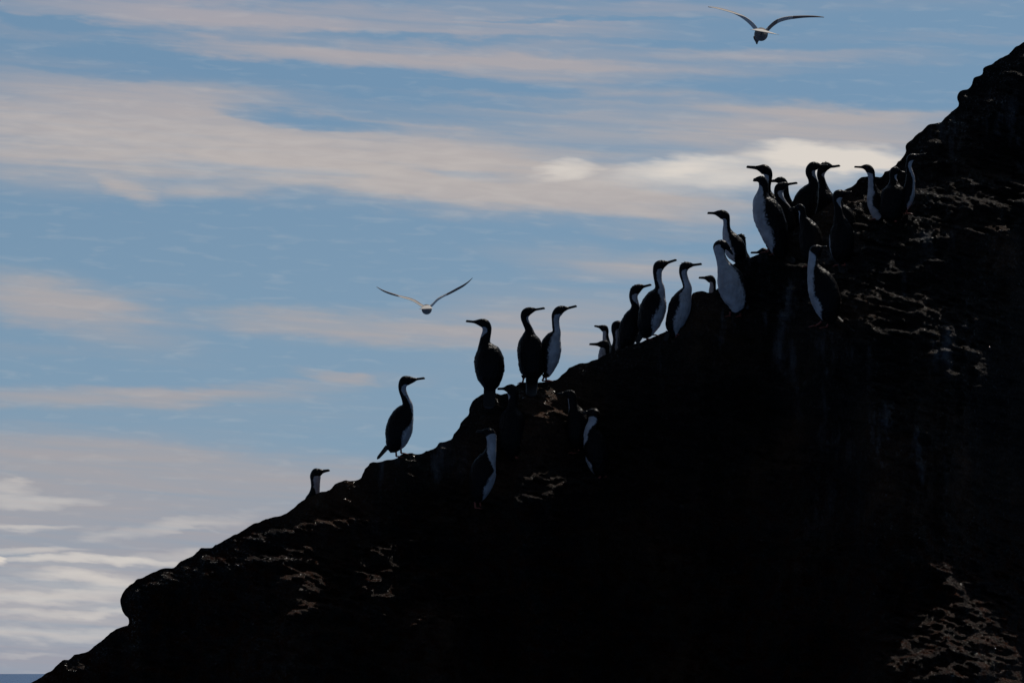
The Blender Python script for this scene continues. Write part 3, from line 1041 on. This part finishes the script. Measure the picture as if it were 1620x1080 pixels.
K('crested cormorant head peeking out just behind the back of a left facing bird', 5,
  [(420, 1010, 40, 0, 190), (416, 940, 65, 50), (412, 850, 30, 60), (404, 780, 30, 60), (393, 737, 34, 20), (375, 728, 27), (350, 726, 14), (330, 726, 9), (290, 724, 6)],
  [(405, 1050), (440, 1050)], crest=1, back=True)
K('sitting cormorant with only its low dark head and bill showing above the rock, facing left', 5,
  [(665, 990, 60, 0, 180), (640, 930, 70, 20), (612, 885, 40, 30), (596, 860, 33), (574, 850, 30), (545, 857, 16), (525, 861, 9), (477, 862, 7)],
  [(650, 1040), (690, 1040)], back=True)
K('dark-headed cormorant with long left-pointing bill, behind the bulging-chested bird of the upper group', 5,
  [(795, 830, 30, 0, 180), (772, 765, 55), (750, 700, 75, 40), (730, 620, 86, 60), (708, 540, 94, 60), (674, 465, 86, 70), (634, 405, 64, 80), (612, 350, 42, 90), (612, 300, 33, 95), (622, 245, 31, 95),
   (625, 207, 35, 85), (612, 168, 42, 20), (580, 149, 43), (545, 141, 26), (515, 137, 14), (443, 130, 9)], [(770, 900), (800, 900)], back=True, wing=1.5,
  tail=[(800, 780, 22), (874, 834, 10), 0.0, (0.4, 0.8, 0.5)])
K('large cormorant with bulging white chest, broad dark wing and short bill, front of upper group', 5,
  [(752, 905, 45, 0, 172), (728, 850, 72, 10), (706, 785, 96, 58), (685, 720, 112, 68), (664, 655, 124, 70), (642, 595, 130, 68), (618, 530, 130, 70), (592, 465, 110, 80), (573, 405, 80, 88), (576, 352, 50, 80),
   (584, 305, 42, 55, 165), (580, 265, 41, 0, 160), (560, 240, 38), (535, 236, 24), (515, 240, 15), (500, 243, 11)],
  [(620, 862), (690, 880)], hips=[(625, 800), (690, 820)], crest=0.6, tail=[(765, 870, 34), (850, 950, 22), 0.03])
K('slim white-throated cormorant with bill pointing right, just behind the large bulging-chested bird', 5,
  [(810, 700, 40, 0, 0), (805, 640, 60), (790, 560, 62), (765, 490, 50, 20), (737, 430, 38, 60), (717, 385, 36, 90), (709, 345, 38, 95), (722, 310, 42, 30), (755, 287, 30), (785, 279, 19), (805, 276, 10), (868, 267, 8)],
  [(790, 800), (820, 800)], back=True)
K('dark cormorant with a left pointing bill, overlapped by a slim bird whose bill points right', 5,
  [(850, 720, 40, 0, 180), (845, 600, 55), (828, 500, 44), (797, 430, 32), (779, 370, 26), (770, 320, 28, 60), (760, 277, 34, 20), (735, 250, 36), (705, 244, 26), (680, 248, 13), (650, 252, 9)],
  [(840, 850), (870, 850)], back=True)
K('dark cormorant with rounded head, left of two touching heads on the skyline', 5,
  [(905, 700, 50, 0, 300), (903, 640, 75), (915, 560, 102), (928, 480, 106), (955, 400, 100), (985, 335, 74), (1008, 280, 46, 0, 330), (1000, 230, 38, 60, 360), (985, 190, 41, 75, 360), (985, 155, 43, 60), (1005, 127, 41, 10),
   (1035, 121, 34), (1065, 120, 18), (1085, 120, 9), (1130, 118, 7)], [(890, 780), (930, 780)], back=True, crest=0.6)
K('crested dark cormorant with bill pointing right, right of two touching heads on the skyline', 5,
  [(1122, 720, 50, 0, 300), (1092, 650, 100, 0), (1092, 560, 112), (1095, 480, 106), (1092, 400, 98), (1090, 348, 74), (1090, 292, 40), (1080, 247, 32, 60), (1071, 205, 33, 85, 350), (1078, 167, 37, 45, 360), (1100, 132, 41), (1135, 122, 32),
   (1160, 124, 17), (1180, 127, 10), (1232, 120, 8)], [(1100, 800), (1140, 800)], crest=1.2, wing=2, back=True)
K('cormorant mostly hidden behind the upright dark bird, only a sunlit shoulder tuft showing', 5,
  [(1320, 790, 40, 0, 300), (1312, 740, 62), (1300, 660, 76), (1290, 580, 72), (1268, 520, 64), (1240, 470, 40), (1230, 430, 30), (1225, 395, 30), (1235, 370, 28), (1262, 362, 18), (1300, 358, 7)],
  [(1300, 640), (1330, 640)], back=False, wing=2)
K('upright dark cormorant seen from behind, head turned right, right edge of the upper group', 5,
  [(1258, 960, 35, 0, 232), (1256, 905, 74, 50), (1250, 830, 101, 72), (1250, 740, 105, 68), (1248, 660, 92, 40), (1240, 605, 66, 40), (1228, 560, 48, 50), (1221, 505, 34, 60, 290), (1214, 455, 30, 90, 340),
   (1210, 410, 38, 95, 360), (1220, 370, 44, 30), (1250, 352, 30), (1280, 348, 14), (1295, 348, 9), (1335, 345, 7)],
  [(1225, 975), (1285, 975)], tail=[(1258, 930, 40), (1262, 1040, 34), 0.06])
K('short dark cormorant facing left with a sunlit shoulder, in front of the touching pair', 5,
  [(1000, 965, 40, 0, 190), (990, 900, 78), (990, 820, 98), (985, 740, 101), (970, 670, 90), (945, 615, 60, 10), (920, 565, 36, 30), (914, 520, 29, 55), (906, 490, 33, 40), (885, 475, 31), (862, 478, 17), (845, 482, 10), (800, 488, 7)],
  [(975, 985), (1020, 985)], tail=[(1005, 930, 38), (1015, 1010, 30), 0.05])
K('cormorant with white front and head turned back right, alone below the upper group', 6,
  [(602, 928, 32, 0, 180), (590, 897, 60), (577, 855, 88, 35), (563, 800, 109, 57), (550, 740, 121, 58), (532, 680, 124, 48), (512, 620, 117, 52), (486, 560, 98, 60), (458, 500, 65, 80), (444, 450, 43, 110), (446, 402, 38, 118, 180),
   (449, 367, 39, 95, 190), (460, 337, 41, 0, 270), (485, 324, 32, 0, 340), (510, 317, 15, 0, 360), (525, 315, 9), (556, 310, 7)],
  [(470, 960), (555, 970)], hips=[(540, 890), (580, 900)], tail=[(648, 882, 18), (787, 1000, 13), 0.14, (0.4, 0.8, 0.5)])
K('cormorant in profile facing left, long white neck, leftmost of the three below the cliff', 7,
  [(568, 1000, 36, 0, 180), (552, 968, 66, 95), (540, 920, 85, 95), (525, 860, 97, 85), (510, 800, 103, 65), (493, 720, 99, 68), (481, 660, 81, 92), (468, 605, 60, 95), (456, 545, 45, 108), (456, 485, 43, 112),
   (451, 435, 46, 105), (440, 392, 50, 40), (405, 353, 46), (360, 341, 28), (325, 343, 13), (248, 340, 9)], [(520, 985), (560, 985)], hips=[(530, 950), (565, 950)])
K('dark cormorant seen from behind with sunlit shoulder, middle of the three below the cliff', 7,
  [(705, 1010, 70, 0, 300), (705, 960, 112, 50), (705, 880, 138, 66), (708, 800, 145, 66), (714, 720, 144, 40), (722, 650, 136), (724, 595, 108), (722, 545, 66, 20, 320), (718, 490, 44, 60, 360), (716, 440, 46, 60), (730, 394, 54, 10),
   (765, 382, 40), (800, 395, 18), (815, 400, 11), (862, 414, 9)], [(660, 1015), (750, 1015)], wing=2, tail=[(705, 980, 60), (700, 1060, 50), 0.05])
K('tall slim cormorant with a white neck curve, rightmost of the three below the cliff', 7,
  [(845, 890, 34, 0, 0), (862, 815, 58, 70), (885, 740, 80, 70), (905, 660, 79, 68), (915, 590, 69, 60), (925, 520, 61, 60), (926, 460, 54, 70), (916, 400, 42, 85), (906, 340, 36, 100), (912, 287, 38, 100), (925, 243, 45, 50),
   (950, 218, 41), (990, 206, 27), (1020, 198, 14), (1040, 195, 10), (1110, 183, 8)], [(850, 925), (885, 920)])
# --- on the face, lower down
K('crested dark cormorant facing away, bill pointing left, in a cleft beside the hanging tail', 3,
  [(380, 785, 40, 0, 312), (380, 730, 75, 40), (380, 660, 97, 68), (382, 580, 106, 68), (380, 500, 107, 64), (380, 440, 100, 30), (380, 395, 82, 0, 300), (383, 350, 50, 0, 270), (387, 300, 41, 30, 230), (388, 257, 42, 60, 190),
   (383, 217, 47, 30, 180), (365, 190, 46), (330, 186, 27), (305, 187, 11), (258, 188, 8)], [(420, 785), (360, 790)], crest=1.2, wing=2)
K('left-looking cormorant with white neck and sunlit breast edge, standing lowest on the rock face', 1,
  [(1172, 932, 25, 0, 0), (1182, 900, 48, 40), (1196, 850, 69, 68), (1210, 785, 83, 58), (1222, 720, 79, 35), (1240, 672, 61, 62), (1258, 635, 44, 90, 20), (1268, 595, 32, 95, 50), (1270, 550, 31, 95, 60), (1266, 517, 36, 60, 90),
   (1252, 498, 35, 0, 150), (1230, 492, 23, 0, 180), (1212, 491, 11), (1178, 491, 7)], [(1168, 978), (1205, 978)], hips=[(1165, 915), (1190, 910)])
K('dark cormorant facing left with thin pale throat line, upper of two in the shaded hollow', 3,
  [(928, 690, 45, 0, 190), (932, 620, 83), (938, 540, 98), (935, 460, 93), (925, 400, 74, 0), (906, 345, 45, 35), (896, 300, 38, 40), (892, 262, 40, 45), (876, 235, 40, 10), (843, 229, 27), (815, 230, 12), (765, 232, 7)],
  [(910, 740), (950, 740)], wing=2)
K('cormorant with pale blue shaded throat curling forward, lower of two in the shaded hollow', 3,
  [(1150, 932, 35, 0, 180), (1132, 880, 70, 30), (1112, 810, 95, 46), (1105, 740, 107, 0), (1092, 670, 104, 0), (1076, 610, 89, 46), (1061, 560, 71, 62), (1063, 515, 55, 85), (1078, 475, 50, 110), (1082, 436, 50, 105), (1078, 402, 51, 30),
   (1050, 390, 35), (1020, 391, 16), (985, 395, 8)], [(1130, 955), (1180, 950)])


# ------------------------------------------------------------------ gulls
def gull(label, o_, sc, D, bodyc, body_r, wings, tailp, head, cols, name='gull', bill=None):
    ox, oy = o_
    mpp = D / FPX
    up = lambda x, y, d=0.0: unproj(ox + x / sc, oy + y / sc, D + d)
    g = Geo()
    cx, cy = bodyc
    L = 0.36
    k = body_r / sc * mpp
    prof = [(-0.62, 0.10), (-0.5, 0.34), (-0.32, 0.72), (-0.1, 1.0), (0.12, 1.0), (0.32, 0.82), (0.47, 0.58), (0.58, 0.54), (0.68, 0.5), (0.76, 0.3), (0.80, 0.14), (0.92, 0.08)]
    hx, hy = head
    P = []
    for (s_, r_) in prof:
        f = max(0, (s_ - 0.3) / 0.4)
        f = min(f, 1)
        P.append([*(up(cx + (hx - cx) * f, cy + (hy - cy) * f, s_ * L)), r_ * k])
    sm, tg = catmull(P, [5] * (len(P) - 1))
    c = sm[:, :3]
    n = len(c)
    mats = np.where(tg > len(P) - 2.4, 1, 0)
    ib = int(np.argmax(mats > 0))
    gb, gt = Geo(), Geo()
    rc = np.clip(sm[:, 3], 0.003, None)
    for geo, sl, mm in ((g, slice(0, ib + 1), 0), (gb, slice(ib, n), 0)):
        m_ = len(c[sl])
        geo.tube(c[sl], rc[sl], np.tile(CR, (m_, 1)), np.tile(-CU, (m_, 1)), mm, -90., 20)
    if bill:      # head bowed down to look at the water
        g.simple([up(bill[0], bill[1] - 60, 0.2), up(bill[0], bill[1] - 32, 0.22), up(bill[0], bill[1], 0.23)], [0.034, 0.026, 0.012], 0)
        gb = Geo()
        g_tip = [up(bill[0], bill[1] - 4, 0.23), up(bill[0] + 1, bill[1] + 12, 0.235), up(bill[0] + 2, bill[1] + 24, 0.24)]
        gb.simple(g_tip, [0.012, 0.009, 0.003], 0)
    # tail fan
    (x0, y0), (x1, y1) = tailp
    a = up(cx, cy - body_r * 0.72, -0.40 * L)
    b_ = up((x0 + x1) / 2, (y0 + y1) / 2, -1.05 * L)
    e = (up(x1, y1) - up(x0, y0))
    gt.blade(a, b_, k * 0.6, np.linalg.norm(e) / 2, np.cross(e, CF) * -1, 0.008, 0)
    # wings: lofted thin foils, one ring per station
    for wst in wings:
        rows = np.array([[*up(x, y, dd), ch, th_, tl, m_] for (x, y, dd, ch, th_, tl, m_) in wst])
        sm, tg = catmull(rows, [7] * (len(rows) - 1))
        ring = 14
        v = []
        ph = np.linspace(0, 2 * math.pi, ring, endpoint=False)
        for row in sm:
            ch, th_, tl = row[3], row[4], R(row[5])
            fwd = CF * math.cos(tl) + CU * math.sin(tl)
            upw = CU * math.cos(tl) - CF * math.sin(tl)
            for p in ph:
                xx = math.cos(p)
                yy = math.sin(p) * th_ * (1 + 0.5 * xx) * 0.5
                v.append(row[:3] + fwd * xx * ch / 2 + upw * (yy + 0.06 * ch * (1 - xx * xx)))
        m = len(sm)
        q, mq = [], []
        left = wst[-1][0] < wst[0][0]
        for i in range(m - 1):
            for k_ in range(ring):
                k2 = (k_ + 1) % ring
                f_ = (i * ring + k_, i * ring + k2, (i + 1) * ring + k2, (i + 1) * ring + k_)
                q.append(f_ if left else f_[::-1])
                top_ = 0 < math.sin(ph[k_] + 0.2)
                lead = math.cos(ph[k_] + .2) > 0.55
                dark = sm[min(i, m - 1)][6] > 0.5
                mq.append(3 if (dark or (top_ and not lead and math.cos(ph[k_] + .2) > -0.7)) else 2)
        t = []
        v.append(sm[0][:3])
        v.append(sm[-1][:3])
        for k_ in range(ring):
            k2 = (k_ + 1) % ring
            t.append((m * ring, k2, k_) if left else (m * ring, k_, k2))
            t.append((m * ring + 1, (m - 1) * ring + k_, (m - 1) * ring + k2) if left else (m * ring + 1, (m - 1) * ring + k2, (m - 1) * ring + k_))
        g.add(v, q, t, mq, -90.)
        g.mt[-len(t):] = [3] * len(t)
    o = g.build(name, up(cx, cy), cols)
    for nm, gg, mm in (('bill', gb, cols[1]), ('tail', gt, cols[2])):
        p_ = gg.build(nm, up(cx, cy), [mm])
        p_.parent = o
        p_.location = (0, 0, 0)
    o['label'] = label
    o['category'] = 'gull'
    o['group'] = 'gulls gliding in the sky'


GM = [pmat('gull_body_feathers', (0.20, 0.165, 0.145), 0.7, 0.2)[0], pmat('gull_bill', (0.08, 0.03, 0.02), 0.4, 0.4)[0],
      pmat('gull_white_feathers', (0.74, 0.69, 0.63), 0.7, 0.2)[0], pmat('gull_dark_feathers', (0.16, 0.10, 0.07), 0.6, 0.3)[0]]
# stations: x, y, depth offset, chord, thickness, tilt, dark
gull('lower gull gliding away with both wings raised in a shallow V', (580, 420), 8.1, 57.0, (770, 562), 64,
     [[(735, 535, 0.06, .17, .022, 4, 0), (690, 508, 0.08, .175, .02, 7, 0), (620, 462, 0.09, .17, .018, 7, 0), (545, 432, 0.10, .165, .016, 5, 0), (450, 408, 0.05, .15, .014, 3, 0), (380, 385, 0.0, .14, .013, -4, 1),
       (280, 352, -.05, .11, .012, -8, 1), (200, 318, -.1, .08, .010, -8, 1), (128, 274, -.16, .02, .006, -6, 1)],
      [(805, 538, 0.06, .17, .022, -4, 0), (845, 505, 0.08, .175, .02, -7, 0), (910, 440, 0.09, .17, .018, -6, 0), (985, 396, 0.10, .16, .016, -3, 0), (1060, 358, 0.05, .15, .015, -6, 1), (1150, 308, 0.0, .13, .014, -10, 1),
       (1240, 258, -.05, .11, .013, -10, 1), (1310, 206, -.1, .07, .010, -8, 1), (1358, 158, -.16, .02, .006, -6, 1)]],
     ((668, 562), (852, 553)), (772, 572), GM)
gull('upper gull with wide arched wings, its head hanging below the pale tail', (1100, 0), 7.364, 48.0, (766, 402), 78,
     [[(735, 372, 0.06, .19, .024, -6, 0), (690, 318, 0.08, .2, .022, -9, 0), (630, 258, 0.10, .19, .02, -7, 0), (560, 208, 0.11, .18, .018, -3, 0), (470, 168, 0.06, .16, .015, 4, 0), (380, 138, 0.0, .14, .014, 6, 0),
       (290, 112, -.05, .11, .012, 7, 0), (220, 96, -.1, .08, .010, 6, 0), (150, 84, -.18, .02, .006, 3, 1)],
      [(820, 370, 0.06, .19, .024, -8, 0), (860, 330, 0.08, .2, .022, -11, 1), (920, 276, 0.10, .19, .02, -10, 1), (990, 238, 0.11, .18, .018, -8, 0), (1080, 215, 0.06, .16, .016, -7, 0), (1180, 205, 0.0, .14, .014, -5, 1),
       (1290, 198, -.05, .11, .012, -4, 1), (1400, 198, -.1, .08, .010, -3, 1), (1500, 204, -.18, .02, .006, -2, 1)]],
     ((640, 350), (985, 410)), (745, 420), GM, bill=(716, 495))
